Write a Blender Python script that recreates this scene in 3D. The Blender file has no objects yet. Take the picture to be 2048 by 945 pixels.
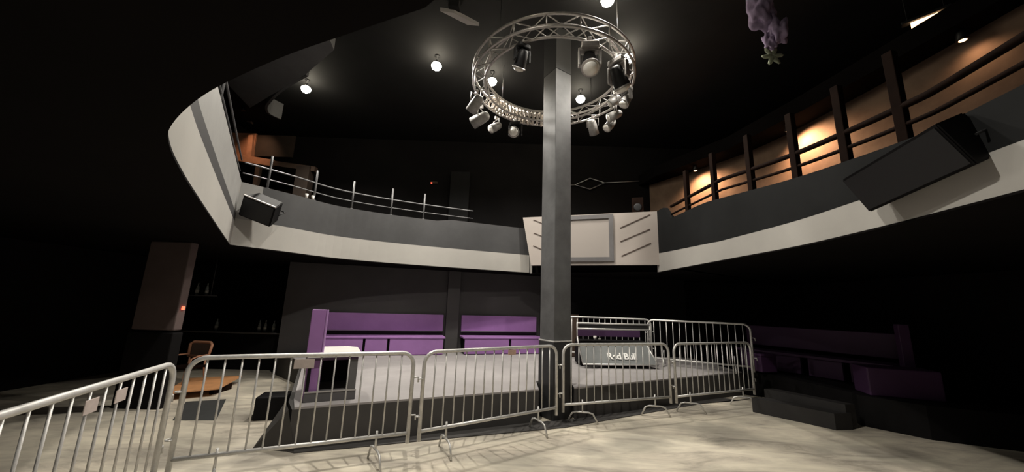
import bpy, bmesh, math, random
from mathutils import Vector, Matrix
random.seed(7)
C = bpy.context.scene.collection
PI = math.pi
# ------------------------------------------------------------------ camera model (2048x945)
H, PIT, F, CX, ROL = 1.73, math.radians(11.02), 708.0, 1024.0, -0.032
cr, sr, cp, sp = math.cos(ROL), math.sin(ROL), math.cos(PIT), math.sin(PIT)

def ray(x, y):
    a = (x - CX) / F; b = (472.5 - y) / F
    u = a * cr + b * sr; v = -a * sr + b * cr
    return Vector((u, cp - v * sp, sp + v * cp))

def atz(x, y, z):
    d = ray(x, y); return d * ((z - H) / d.z) + Vector((0, 0, H))

def aty(x, y, Y):
    d = ray(x, y); return d * (Y / d.y) + Vector((0, 0, H))

def project(P):
    z = P[2] - H; d = P[1] * cp + z * sp; v = (-P[1] * sp + z * cp) / d; u = P[0] / d
    return CX + F * (u * cr - v * sr), 472.5 - F * (u * sr + v * cr)

# ------------------------------------------------------------------ materials
def mat(name, col, rough=0.7, metal=0.0, noise=0.0, scale=8.0, emit=None, strength=0.0, col2=None, bump=0.0, spec=0.5, trans=0.0, dist=0.0):
    m = bpy.data.materials.new(name); m.use_nodes = True
    nt = m.node_tree; b = nt.nodes['Principled BSDF']
    b.inputs['Base Color'].default_value = (*col, 1)
    b.inputs['Roughness'].default_value = rough
    b.inputs['Metallic'].default_value = metal
    b.inputs['Specular IOR Level'].default_value = spec
    if trans: b.inputs['Transmission Weight'].default_value = trans
    if noise or col2:
        tc = nt.nodes.new('ShaderNodeTexCoord')
        n = nt.nodes.new('ShaderNodeTexNoise'); n.inputs['Scale'].default_value = scale
        n.inputs['Detail'].default_value = 6; n.inputs['Roughness'].default_value = 0.65
        n.inputs['Distortion'].default_value = dist
        nt.links.new(tc.outputs['Object'], n.inputs['Vector'])
        r = nt.nodes.new('ShaderNodeValToRGB')
        c2 = col2 if col2 else tuple(c * (1 - noise) for c in col)
        r.color_ramp.elements[0].position = 0.35; r.color_ramp.elements[0].color = (*c2, 1)
        r.color_ramp.elements[1].position = 0.65; r.color_ramp.elements[1].color = (*col, 1)
        nt.links.new(n.outputs['Fac'], r.inputs['Fac'])
        nt.links.new(r.outputs['Color'], b.inputs['Base Color'])
        if bump:
            bp = nt.nodes.new('ShaderNodeBump'); bp.inputs['Strength'].default_value = bump
            bp.inputs['Distance'].default_value = 0.01
            nt.links.new(n.outputs['Fac'], bp.inputs['Height']); nt.links.new(bp.outputs['Normal'], b.inputs['Normal'])
    if emit:
        b.inputs['Emission Color'].default_value = (*emit, 1)
        b.inputs['Emission Strength'].default_value = strength
    return m

M = dict(
    white=mat('cream_fascia_paint', (.37, .355, .33), .65, noise=.08, scale=1.2),
    lightgrey=mat('pale_grey_parapet_paint', (.27, .265, .255), .6, noise=.15, scale=2.),
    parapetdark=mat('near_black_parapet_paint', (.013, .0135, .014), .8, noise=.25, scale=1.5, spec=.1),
    parapet=mat('charcoal_parapet_paint', (.045, .045, .047), .6, noise=.25, scale=1.5),
    shadeband=mat('dark_shade_strip', (.028, .026, .027), .7, noise=.2, scale=2),
    wallblack=mat('black_wall_paint', (.009, .0082, .0085), .8, spec=.1, noise=.3, scale=1.2),
    wallgrey=mat('dark_grey_wall_paint', (.050, .046, .047), .75, noise=.22, scale=1.0),
    ceil=mat('matt_black_ceiling_paint', (.013, .013, .0135), .85, spec=.2, noise=.3, scale=.8),
    under=mat('matt_black_soffit_paint', (.006, .005, .005), .9, noise=.3, scale=.8, spec=.05),
    duct=mat('dull_grey_board', (.13, .13, .135), .7, noise=.2, scale=1.5),
    column=mat('grey_column_paint', (.115, .115, .118), .55, noise=.35, scale=2.2, bump=.1),
    columnblack=mat('black_plinth_and_top_shade', (.022, .022, .023), .6, noise=.3, scale=2.2),
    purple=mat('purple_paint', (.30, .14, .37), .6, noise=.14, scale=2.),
    purpledark=mat('dim_purple', (.065, .025, .08), .6, noise=.15, scale=2.),  # darker purple; the dim right seating has its shade in this colour
    stagetop=mat('grey_stage_carpet', (.33, .31, .31), .9, noise=.16, scale=1.6),
    stageface=mat('charcoal_stage_board', (.060, .056, .054), .7, noise=.25, scale=1.4),
    galv=mat('galvanised_steel', (.72, .71, .69), .42, .45, noise=.22, scale=14),
    truss=mat('dull_aluminium', (.50, .475, .46), .42, .6, noise=.25, scale=9),
    fixture=mat('grey_lamp_housing', (.33, .32, .31), .45, .2, noise=.3, scale=12),
    fixblack=mat('black_lamp_housing', (.012, .012, .013), .5, spec=.3),
    lens=mat('lamp_lens_glass', (.85, .83, .78), .3, .1),
    black=mat('black_cabinet_finish', (.007, .0065, .007), .65, spec=.12, noise=.3, scale=6),
    blackedge=mat('pale_grey_edge', (.36, .34, .33), .5),
    railing=mat('dull_grey_railing_steel', (.16, .16, .165), .5, .3, noise=.2, scale=10),
    brownpost=mat('dark_brown_timber', (.012, .006, .004), .85, spec=.05, noise=.4, scale=5),
    orangewall=mat('tan_plaster', (.225, .15, .104), .85, col2=(.155, .098, .068), scale=1.7, bump=.2),
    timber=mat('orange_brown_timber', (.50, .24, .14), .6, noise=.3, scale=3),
    timberdark=mat('dull_brown_timber', (.075, .045, .030), .8, noise=.3, scale=3),  # darker brown for part of the partition and other dark wood
    timberdim=mat('shadowed_brown_timber'.replace('shadowed', 'deep'), (.032, .019, .012), .8, noise=.3, scale=3),  # darker copy of the partition timber, its shade in the colour
    steps=mat('black_step_board', (.022, .020, .020), .7, noise=.3, scale=4),
    ply=mat('orange_plywood', (.62, .30, .13), .55, noise=.3, scale=2.5),
    board=mat('warm_white_panel_paint', (.345, .305, .278), .6, noise=.06, scale=1.5),
    frame=mat('mid_grey_frame_paint', (.11, .105, .108), .5, noise=.15, scale=6),
    strip=mat('brown_slot_paint', (.05, .03, .022), .6),
    consoleface=mat('brushed_grey_counter_skin', (.20, .21, .21), .55, .0, noise=.2, scale=4),
    letter=mat('white_lettering', (.85, .84, .82), .5),
    cover=mat('pale_linen_top', (.62, .60, .57), .8, noise=.12, scale=4),
    tag=mat('pale_tag_plate', (.55, .47, .44), .6, noise=.15, scale=15),
    tagorange=mat('faded_orange_tag_plate', (.62, .42, .34), .6, noise=.3, scale=25),
    lilac=mat('lilac_fabric', (.42, .33, .52), .8, noise=.35, scale=7),
    palegreen=mat('pale_green_fabric', (.42, .46, .34), .8, noise=.3, scale=12),
    mauve=mat('mauve_brown_plaster', (.12, .085, .08), .8, noise=.25, scale=1.5),
    glass=mat('bottle_glass', (.55, .6, .58), .05, 0, trans=.6, spec=.8),
    label=mat('bottle_paper', (.6, .58, .5), .6),
    mat_dark=mat('charcoal_rubber_mat', (.035, .036, .036), .8, noise=.2, scale=3),
    neon=mat('brushed_tube_metal', (.42, .42, .43), .35, .6),
    bulb=mat('glowing_bulb', (1, .97, .9), .5, emit=(1, .90, .70), strength=90),
    warmbulb=mat('warm_glowing_tube', (1, .8, .6), .5, emit=(1, .58, .28), strength=5),
    red=mat('red_standby_lamp', (1, .1, .05), .5, emit=(1, .08, .04), strength=4),
)

# floor: worn beige concrete with brushed streaks and grey stains
def floor_mat():
    m = bpy.data.materials.new('worn_beige_concrete'); m.use_nodes = True
    nt = m.node_tree; b = nt.nodes['Principled BSDF']; L = nt.links.new
    tc = nt.nodes.new('ShaderNodeTexCoord')
    mp = nt.nodes.new('ShaderNodeMapping'); mp.inputs['Scale'].default_value = (.55, 2.0, 1); mp.inputs['Rotation'].default_value = (0, 0, math.radians(-28))
    L(tc.outputs['Object'], mp.inputs['Vector'])
    n1 = nt.nodes.new('ShaderNodeTexNoise'); n1.inputs['Scale'].default_value = 1.5; n1.inputs['Detail'].default_value = 8; n1.inputs['Roughness'].default_value = .68; n1.inputs['Distortion'].default_value = .7
    L(mp.outputs['Vector'], n1.inputs['Vector'])
    r1 = nt.nodes.new('ShaderNodeValToRGB'); e = r1.color_ramp.elements
    e[0].position = .30; e[0].color = (.30, .27, .22, 1)
    e[1].position = .68; e[1].color = (.76, .69, .555, 1)
    k = e.new(.45); k.color = (.56, .50, .41, 1)
    k = e.new(.55); k.color = (.65, .59, .475, 1)
    L(n1.outputs['Fac'], r1.inputs['Fac'])
    n2 = nt.nodes.new('ShaderNodeTexNoise'); n2.inputs['Scale'].default_value = .9; n2.inputs['Detail'].default_value = 4
    L(tc.outputs['Object'], n2.inputs['Vector'])
    r2 = nt.nodes.new('ShaderNodeValToRGB'); r2.color_ramp.elements[0].position = .38; r2.color_ramp.elements[0].color = (.62, .63, .645, 1); r2.color_ramp.elements[1].position = .58
    L(n2.outputs['Fac'], r2.inputs['Fac'])
    mx = nt.nodes.new('ShaderNodeMix'); mx.data_type = 'RGBA'; mx.blend_type = 'MULTIPLY'; mx.inputs[0].default_value = 1
    L(r1.outputs['Color'], mx.inputs[6]); L(r2.outputs['Color'], mx.inputs[7])
    L(mx.outputs[2], b.inputs['Base Color'])
    rr = nt.nodes.new('ShaderNodeMapRange'); rr.inputs[3].default_value = .42; rr.inputs[4].default_value = .75
    L(n2.outputs['Fac'], rr.inputs[0]); L(rr.outputs[0], b.inputs['Roughness'])
    bp = nt.nodes.new('ShaderNodeBump'); bp.inputs['Strength'].default_value = .15; bp.inputs['Distance'].default_value = .01
    L(n1.outputs['Fac'], bp.inputs['Height']); L(bp.outputs['Normal'], b.inputs['Normal'])
    return m
M['floor'] = floor_mat()

# ------------------------------------------------------------------ mesh helpers
class MB:
    def __init__(s): s.bm = bmesh.new()
    def box(s, c, size, rz=0, rot=None, bev=0):
        R = rot if rot else Matrix.Rotation(rz, 4, 'Z')
        r = bmesh.ops.create_cube(s.bm, size=1, matrix=Matrix.Translation(c) @ R @ Matrix.Diagonal((*size, 1)))
        if bev:
            es = {e for v in r['verts'] for e in v.link_edges}
            bmesh.ops.bevel(s.bm, geom=list(es), offset=bev, segments=2, affect='EDGES', profile=.5)
        return s
    def prism(s, pts, z0, z1):
        "vertical prism over a plan polygon"
        a = [s.bm.verts.new((p[0], p[1], z0)) for p in pts]; b = [s.bm.verts.new((p[0], p[1], z1)) for p in pts]
        n = len(pts); s.bm.faces.new(a[::-1]); s.bm.faces.new(b)
        for i in range(n): s.bm.faces.new((a[i], a[(i + 1) % n], b[(i + 1) % n], b[i]))
        bmesh.ops.recalc_face_normals(s.bm, faces=s.bm.faces[:]); return s
    def slab(s, pts, off):
        "polygon in space extruded by a vector"
        off = Vector(off)
        a = [s.bm.verts.new(Vector(p)) for p in pts]; b = [s.bm.verts.new(Vector(p) + off) for p in pts]
        n = len(pts); s.bm.faces.new(a); s.bm.faces.new(b[::-1])
        for i in range(n): s.bm.faces.new((a[i], a[(i + 1) % n], b[(i + 1) % n], b[i]))
        bmesh.ops.recalc_face_normals(s.bm, faces=s.bm.faces[:]); return s
    def tube(s, pts, r, seg=8, closed=False, r2=None):
        pts = [Vector(p) for p in pts]; n = len(pts); rings = []; prev = None
        for i, p in enumerate(pts):
            if closed: t = pts[(i + 1) % n] - pts[i - 1]
            else: t = pts[min(i + 1, n - 1)] - pts[max(i - 1, 0)]
            t.normalize()
            if prev is None:
                ref = Vector((0, 0, 1)) if abs(t.z) < .9 else Vector((1, 0, 0))
                x = t.cross(ref).normalized()
            else:
                x = prev - t * prev.dot(t)
                x = x.normalized() if x.length > 1e-6 else t.orthogonal().normalized()
            prev = x; y = t.cross(x)
            rad = r if r2 is None else r + (r2 - r) * i / max(1, n - 1)
            rings.append([s.bm.verts.new(p + x * math.cos(2 * PI * k / seg) * rad + y * math.sin(2 * PI * k / seg) * rad) for k in range(seg)])
        m = n if closed else n - 1
        for i in range(m):
            a, b = rings[i], rings[(i + 1) % n]
            for k in range(seg):
                f = s.bm.faces.new((a[k], a[(k + 1) % seg], b[(k + 1) % seg], b[k])); f.smooth = True
        if not closed:
            s.bm.faces.new(rings[0][::-1]); s.bm.faces.new(rings[-1])
        return s
    def lathe(s, prof, c=(0, 0, 0), seg=20, mtx=None):
        "profile [(r,z)...] about local z"
        T = mtx if mtx else Matrix.Translation(c); rings = []
        for r, z in prof:
            rings.append([s.bm.verts.new(T @ Vector((max(r, 1e-4) * math.cos(2 * PI * k / seg), max(r, 1e-4) * math.sin(2 * PI * k / seg), z))) for k in range(seg)])
        for a, b in zip(rings, rings[1:]):
            for k in range(seg):
                f = s.bm.faces.new((a[k], a[(k + 1) % seg], b[(k + 1) % seg], b[k])); f.smooth = True
        s.bm.faces.new(rings[0][::-1]); s.bm.faces.new(rings[-1]); return s
    def wall(s, pl, z0, z1, th, side=1):
        "wall of given thickness following a plan polyline; z0/z1 number or per-point list"
        n = len(pl); P = [Vector((p[0], p[1], 0)) for p in pl]
        Z0 = z0 if isinstance(z0, list) else [z0] * n; Z1 = z1 if isinstance(z1, list) else [z1] * n
        N = []
        for i in range(n):
            t = P[min(i + 1, n - 1)] - P[max(i - 1, 0)]; t.normalize(); N.append(Vector((t.y, -t.x, 0)) * side)
        q = []
        for i in range(n):
            a = P[i]; b = P[i] + N[i] * th
            q.append([s.bm.verts.new((a.x, a.y, Z0[i])), s.bm.verts.new((a.x, a.y, Z1[i])), s.bm.verts.new((b.x, b.y, Z1[i])), s.bm.verts.new((b.x, b.y, Z0[i]))])
        for a, b in zip(q, q[1:]):
            for k in range(4): s.bm.faces.new((a[k], a[(k + 1) % 4], b[(k + 1) % 4], b[k]))
        s.bm.faces.new(q[0]); s.bm.faces.new(q[-1][::-1])
        bmesh.ops.recalc_face_normals(s.bm, faces=s.bm.faces[:]); return s
    def build(s, name, m, parent=None, label=None):
        me = bpy.data.meshes.new(name); s.bm.to_mesh(me); s.bm.free()
        o = bpy.data.objects.new(name, me); C.objects.link(o)
        me.materials.append(M[m] if isinstance(m, str) else m)
        if parent: o.parent = parent
        if label: o['label'] = label
        return o

def tag(o, label=None, cat=None, group=None, kind=None):
    if label: o['label'] = label
    if cat: o['category'] = cat
    if group: o['group'] = group
    if kind: o['kind'] = kind
    return o
def thing(name, label, cat, loc=(0, 0, 0), rz=0, group=None):
    o = bpy.data.objects.new(name, None); C.objects.link(o); o.location = loc; o.rotation_euler = (0, 0, rz)
    o.empty_display_size = .1
    return tag(o, label, cat, group)
def struct(o): o['kind'] = 'structure'; return o
def copy_tree(o, parent=None):
    c = o.copy(); C.objects.link(c); c.parent = parent
    for ch in list(o.children): copy_tree(ch, c)
    return c
def spline(pts, per=8):
    P = [Vector((p[0], p[1], 0)) for p in pts]; out = []
    for i in range(len(P) - 1):
        a, b, c, d = P[max(i - 1, 0)], P[i], P[i + 1], P[min(i + 2, len(P) - 1)]
        for k in range(per):
            t = k / per
            out.append(.5 * ((2 * b) + (c - a) * t + (2 * a - 5 * b + 4 * c - d) * t * t + (3 * b - a - 3 * c + d) * t ** 3))
    out.append(P[-1]); return out

# ------------------------------------------------------------------ room shell
ZB, ZW, ZP, ZC = 2.68, 3.20, 3.93, 7.45
FZ = -.15                                  # level of the dance floor
XL, XR, YF, YB = -9.4, 9.4, -2.0, 11.9
def sbox(name, c, size, m, **k): return struct(MB().box(c, size, **k).build(name, m))
sbox('floor', ((XL + XR) / 2, (YF + YB) / 2, FZ - .1), (XR - XL + .4, YB - YF + .4, .2), 'floor')
sbox('ceiling', ((XL + XR) / 2, (YF + YB) / 2, ZC + .1), (XR - XL + .4, YB - YF + .4, .2), 'ceil')
sbox('wall_left', (XL - .1, (YF + YB) / 2, ZC / 2 + FZ / 2), (.2, YB - YF, ZC - FZ), 'wallblack')
sbox('wall_right', (XR + .1, (YF + YB) / 2, ZC / 2 + FZ / 2), (.2, YB - YF, ZC - FZ), 'wallblack')
sbox('wall_back', (0, YB + .1, ZC / 2 + FZ / 2), (XR - XL + .4, .2, ZC - FZ), 'wallblack')

# opening of the balcony, in plan (near side passes over the viewer)
left_px = [(850, 3), (700, 55), (550, 110), (410, 180), (345, 240), (337, 280), (360, 335), (400, 400), (460, 490)]
back_px = [(460, 490), (560, 510), (700, 523), (850, 535), (1058, 546)]
right_px = [(1315, 545), (1450, 520), (1600, 492), (1750, 458), (1864, 428)]
EL = [atz(*q, ZB) for q in left_px]; EB = [atz(*q, ZB) for q in back_px]; ER = [atz(*q, ZB) for q in right_px]
EB = [EB[0], Vector((-4.78, 7.35, 0)), Vector((-4.05, 8.35, 0)), Vector((-2.4, 9.3, 0)), EB[4]]
ER = [ER[0], Vector((3.95, 6.6, 0)), Vector((4.06, 5.0, 0)), Vector((3.98, 3.85, 0)), ER[4]]
near = [ER[4], Vector((3.55, 1.6, 0)), Vector((3.0, .2, 0)), Vector((1.9, -.55, 0)), Vector((.8, .05, 0)), EL[0]]
CL, CB, CR, CN = spline(EL), spline(EB), spline(ER), spline(near)

# balcony slab between the opening and the walls
def slab_mesh():
    loop = CL[:-1] + CB + CR + CN[1:-1]
    c = Vector((0, 5.2, 0)); bm = bmesh.new()
    pts = [(math.atan2(p.y - c.y, p.x - c.x), p) for p in loop]
    for cx, cy in ((XL, YF), (XL, YB), (XR, YB), (XR, YF)):
        a = math.atan2(cy - c.y, cx - c.x)
        srt = sorted(pts, key=lambda t: abs(math.atan2(math.sin(t[0] - a), math.cos(t[0] - a))))
        pts.append((a, (srt[0][1] + srt[1][1]) / 2))
    pts.sort(key=lambda t: t[0])
    rows = []
    for a, p in pts:
        dx, dy = math.cos(a), math.sin(a)
        t = min(((XR if dx > 0 else XL) - c.x) / dx if abs(dx) > 1e-6 else 1e9, ((YB if dy > 0 else YF) - c.y) / dy if abs(dy) > 1e-6 else 1e9)
        o = (c.x + dx * t, c.y + dy * t)
        q = (p - c); e = c + q * (1 - .004 / q.length); q = c + q * (1 + .16 / q.length)
        rows.append([bm.verts.new(v) for v in ((e.x, e.y, ZB - .02), (o[0], o[1], ZB - .02), (o[0], o[1], 3.02), (q.x, q.y, 3.02), (q.x, q.y, ZB), (e.x, e.y, ZB))])
    n = len(rows)
    for i in range(n):
        a, b = rows[i], rows[(i + 1) % n]
        for k in range(6):
            try: bm.faces.new((a[k], b[k], b[(k + 1) % 6], a[(k + 1) % 6]))
            except ValueError: pass
    bmesh.ops.recalc_face_normals(bm, faces=bm.faces[:])
    m = MB(); m.bm.free(); m.bm = bm; return m
struct(slab_mesh().build('floor_balcony', 'under'))

def lerp(a, b, t): return a + (b - a) * t
nl = len(CL); nr = len(CR)
topL = [lerp(3.42, 3.93, max(0, (i / (nl - 1) - .45) / .55)) for i in range(nl)]
struct(MB().wall(CL, ZB + .002, 3.14, .08, -1).build('trim_1', 'white'))
struct(MB().wall([p for p in CL], 3.14, 3.30, .06, -1).build('trim_2', 'shadeband'))  # shadow line under the left parapet, put in as a dark band
struct(MB().wall(CL, 3.30, topL, .08, -1).build('trim_3', 'lightgrey'))
struct(MB().wall(CB, ZB + .002, 3.20, .10, -1).build('trim_4', 'white'))
# dark parapet is set a little behind the cream band; its first stretch by the corner is pale
nb = len(CB); cut = 4
struct(MB().wall(CB[:cut + 1], 3.20, ZP, .12, -1).build('trim_5', 'lightgrey'))
struct(MB().wall(CB[cut:], 3.20, [ZP if i < nb - cut - 7 else 4.0 for i in range(nb - cut)], .12, -1).build('trim_6', 'parapet'))
wr = [lerp(3.17, 3.04, min(1, i / 8)) for i in range(nr)]
struct(MB().wall(CR, ZB + .002, wr, .10, -1).build('trim_7', 'white'))
def ptop(p): return 4.28 if p.y > 8.5 else lerp(3.44, 3.92, max(0, min(1, (p.y - 3.0) / 4.0)))
struct(MB().wall(CR, wr, [ptop(p) for p in CR], .12, -1).build('trim_8', 'parapetdark'))
k_ = 14
struct(MB().wall(CN[:k_], ZB + .002, 3.04, .10, -1).build('trim_9', 'white'))
struct(MB().wall(CN[:k_], 3.04, 3.44, .12, -1).build('trim_16', 'parapetdark'))
struct(MB().wall(CN[k_ - 1:], ZB + .002, 3.44, .10, -1).build('trim_17', 'parapetdark'))

# small end return of the cream band beside the centre panel
a = CB[-1]
struct(MB().box((a.x + .02, a.y + .12, 2.93), (.05, .34, .54), rz=.25).build('trim_10', 'white'))

# lower back wall under the balcony and its pilaster
wl = aty(578, 620, 9.35); wdir = Vector((.955, .297, 0))
W0 = Vector((wl.x - .12, 9.30, 0)); W1 = W0 + wdir * 7.07
struct(MB().wall([W0, W1], FZ, ZB - .02, .15, -1).build('wall_back_lower', 'wallgrey'))
pp = W0 + wdir * 4.32 + Vector((.297, -.955, 0)) * .02
struct(MB().box((pp.x, pp.y, ZB / 2), (.36, .26, ZB - .05), rz=.3015, bev=.01).build('trim_11', 'wallgrey'))
struct(MB().prism([W1, (5.4, 11.05, 0), (5.4, 11.2, 0), (W1.x, W1.y + .15, 0)], FZ, ZB - .02).build('wall_back_right', 'wallblack'))

# upper right gallery wall, tan plaster lit by wall washers
UW = [Vector((4.75, 11.8, 0)), Vector((6.3, 9.0, 0)), Vector((6.75, 6.5, 0)), Vector((6.9, 4.2, 0)), Vector((7.0, 1.0, 0))]
ZG = 6.0
UWs = spline(UW, 5)
struct(MB().wall(UWs, 3.02, ZG, .15, -1).build('wall_gallery', 'orangewall'))
# low soffit above the gallery
struct(MB().prism([(4.4, 11.85), (4.6, 11.0), (5.7, 8.8), (6.1, 6.9), (6.3, 5.6), (6.5, 4.2), (6.6, -1.9), (9.35, -1.9), (9.35, 11.85)], ZG, 6.35).build('ceiling_gallery', 'under'))

# ------------------------------------------------------------------ stage
def pz(x, y, z=.36): p = atz(x, y, z); return (p.x, p.y)
NOTCH = [(.42, 6.245), (.53, 6.28), (.53, 6.95), (1.16, 6.95), (1.16, 6.50)]
SF = [(-2.72, 4.85)] + NOTCH + [(4.75, 8.35)]
stage = thing('stage', 'low charcoal stage platform with grey carpet top behind the crowd barriers', 'stage', (0, 8, 0))
def par(o, t):
    o.parent = t; o.matrix_parent_inverse = Matrix.LocRotScale(t.location, t.rotation_euler, None).inverted(); return o
wg = [atz(*q, FZ) for q in [(1712, 846), (1722, 852), (1864, 881)]]
sp_poly = SF + [(5.50, 8.72), (5.4, 10.98), (W1.x - .05, W1.y - .06), (W0.x + .1, W0.y - .05), (-4.6, 8.3), (-2.98, 5.2)]
par(MB().prism(sp_poly, FZ, .335).build('platform', 'stageface'), stage)
par(MB().prism([(-2.70, 4.86)] + NOTCH + [(4.75, 8.355), (5.48, 8.72), (5.36, 10.9), (W1.x - .05, W1.y - .08), (W0.x + .15, W0.y - .06), (-4.5, 8.2), (-2.94, 5.25)], .335, .36).build('carpet', 'stagetop'), stage)
par(MB().prism([(5.52, 8.73), (6.02, 8.5)] + [(v.x, v.y) for v in wg] + [(9.3, 4.9), (9.3, 11.0), (5.42, 10.98)], FZ, .358).build('right_wing', 'black', None, 'right wing of the stage, blackened for its shade'), stage)  # dim right end of the stage, its shade put into a black finish
# dark strip added on the floor for the shade before the stage
eb_ = [atz(*q, FZ) for q in [(588, 908), (700, 898), (840, 884), (1130, 857), (1400, 809), (1500, 799)]]
struct(MB().prism([(v.x, v.y) for v in eb_] + [(5.0, 8.15), (4.75, 8.33), (1.16, 6.49), (.42, 6.235), (-2.70, 4.84)], FZ, FZ + .012).build('trim_12', 'stageface'))
# short ramp at the stage's left corner
rp = MB()
q0, q1 = atz(505, 898, FZ), atz(588, 906, FZ); q2, q3 = Vector((-2.77, 4.86, .33)), Vector((-3.03, 5.22, .33))
vs = [rp.bm.verts.new(v) for v in (q0, q1, q2, q3, Vector((q2.x, q2.y, FZ)), Vector((q3.x, q3.y, FZ)))]
for f in ((0, 1, 2, 3), (1, 4, 2), (0, 3, 5), (3, 2, 4, 5), (0, 5, 4, 1)): rp.bm.faces.new([vs[i] for i in f])
bmesh.ops.recalc_face_normals(rp.bm, faces=rp.bm.faces[:])
tag(rp.build('ramp', 'stageface'), 'short charcoal ramp at the front left corner of the stage', 'ramp')

# steps on the right
st = thing('steps', 'black wooden steps leading up to the right end of the stage', 'steps', (5.1, 6.9, 0))
for k, (zt, pxs) in enumerate(((.11, [(1503, 796), (1668, 828)]), (.24, [(1528, 778), (1690, 810)]))):
    u_, w_ = atz(*pxs[0], zt), atz(*pxs[1], zt); n_ = Vector((.34 - .12 * k, .06, 0))
    poly = [(u_.x, u_.y), (w_.x, w_.y), (w_.x + n_.x, w_.y + n_.y), (u_.x + n_.x, u_.y + n_.y)]
    par(MB().prism(poly, FZ, zt).build('tread', 'steps'), st)

# ------------------------------------------------------------------ column
COL = Vector((.84, 6.62, 0))
col = thing('column', 'square grey painted column standing in the middle of the room', 'column', COL, math.radians(33))
MB().box((0, 0, 3.60), (.40, .40, 5.70), bev=.012).build('shaft', 'column', col)
MB().box((0, 0, (1.12 + FZ) / 2), (.425, .425, 1.12 - FZ), bev=.012).build('plinth', 'columnblack', col, 'black painted plinth')
MB().box((0, 0, 6.95), (.405, .405, 1.0), bev=.01).build('shaded_top', 'columnblack', col, 'top section blackened for its shade')  # upper shaft out of the light, its shade laid on as black
MB().box((0, 0, 1.13), (.43, .43, .022), bev=.006).build('collar', 'galv', col, 'thin pale metal collar')

# ------------------------------------------------------------------ crowd barriers
def barrier_proto(name, label, L=2.23):
    t = thing(name, label, 'crowd barrier', (0, 0, 0), 0, None)
    h = 1.25; zb = .31; R = .15; x0, x1 = -L / 2, L / 2
    path = [(x0, 0, .20), (x0, 0, h - R)]
    for k in range(1, 7):
        a = PI - k * PI / 12; path.append((x0 + R + R * math.cos(a), 0, h - R + R * math.sin(a)))
    for k in range(0, 7):
        a = PI / 2 - k * PI / 12; path.append((x1 - R + R * math.cos(a), 0, h - R + R * math.sin(a)))
    path += [(x1, 0, .20)]
    f = MB().tube(path, .024, 10)
    f.tube([(x0, 0, zb), (x1, 0, zb)], .022, 8)
    f.build('frame', 'galv', t)
    n = 14; b0 = None
    for i in range(n):
        x = x0 + (i + 1) * L / (n + 1)
        e = abs(x) - (L / 2 - R); zt = h if e < 0 else h - R + math.sqrt(max(0, R * R - e * e))
        b0 = MB().tube([(x, 0, zb), (x, 0, zt)], .0098, 6).build('bar', 'galv', t)
    for x in (x0 + .36, x1 - .36):
        m = MB().tube([(0, 0, zb + .06), (0, 0, .17)], .014, 6)
        m.tube([(0, -.25, .013), (0, -.17, .155), (0, -.1, .175), (0, .1, .175), (0, .17, .155), (0, .25, .013)], .014, 8)
        m.build('foot', 'galv', t).location = (x, 0, 0)
    for z in (.51, .95):
        MB().tube([(x1 + .0, 0, z), (x1 + .07, 0, z), (x1 + .075, 0, z - .06)], .010, 6).build('hook', 'galv', t)
        m = MB(); m.tube([(x0 - .035 + .03 * math.cos(a * PI / 5), .03 * math.sin(a * PI / 5), z - .02) for a in range(10)], .008, 6, closed=True)
        m.build('hook_loop', 'galv', t)
    return t
def set_barrier(t, a, b, z=FZ, tilt=0):
    a, b = Vector(a), Vector(b); m = (a + b) / 2; d = b - a
    t.location = (m.x, m.y, z); t.rotation_euler = (tilt, 0, math.atan2(d.y, d.x))
bar1 = barrier_proto('crowd_barrier', 'galvanised crowd barrier at front left of the stage with a pale pink tag')
def plate(t, x, z, w, h, m='tag', label=None):
    return MB().box((x, -.026, z), (w, .006, h), bev=.002).build('tag_plate', m, t, label)
others = []
for lab in ('galvanised crowd barrier just left of the grey column with a faded orange tag',
            'galvanised crowd barrier just right of the grey column',
            'galvanised crowd barrier at the far right of the front row beside the black steps',
            'galvanised crowd barrier at lower left with two pale tags',
            'galvanised crowd barrier standing on the stage right of the portable bar',
            'galvanised crowd barrier standing on the stage behind the portable bar'):
    c = copy_tree(bar1); c['label'] = lab; others.append(c)
for o in [bar1] + others: o['group'] = 'galvanised crowd barriers'
set_barrier(bar1, (-3.22, 3.78), (-1.19, 4.69))
set_barrier(others[0], (-1.07, 4.75), (.79, 6.00))
set_barrier(others[1], (.92, 6.17), (3.01, 6.94))
set_barrier(others[2], (3.13, 6.97), (5.17, 7.86))
set_barrier(others[3], (-2.36, 1.40), (-3.11, 3.50))
set_barrier(others[4], (3.60, 9.45), (5.55, 8.38), .21)
set_barrier(others[5], (1.75, 10.05), (3.62, 9.75), .21)
for b_ in others[4:]:
    for ch in b_.children:
        if ch.name.startswith('foot'): ch.location.z = .15
for b_, a_ in ((others[1], 62), (others[2], 50), (bar1, 12), (others[0], -6)):
    for ch in b_.children:
        if ch.name.startswith('foot'): ch.rotation_euler = (0, 0, math.radians(a_))
plate(bar1, .03, 1.16, .20, .10, label='pale pink tag plate').location.x = -.12
plate(others[0], .22, 1.19, .14, .07, 'tagorange', 'faded orange tag plate')
plate(others[3], .35, 1.14, .12, .09); plate(others[3], .06, 1.14, .12, .09)

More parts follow.
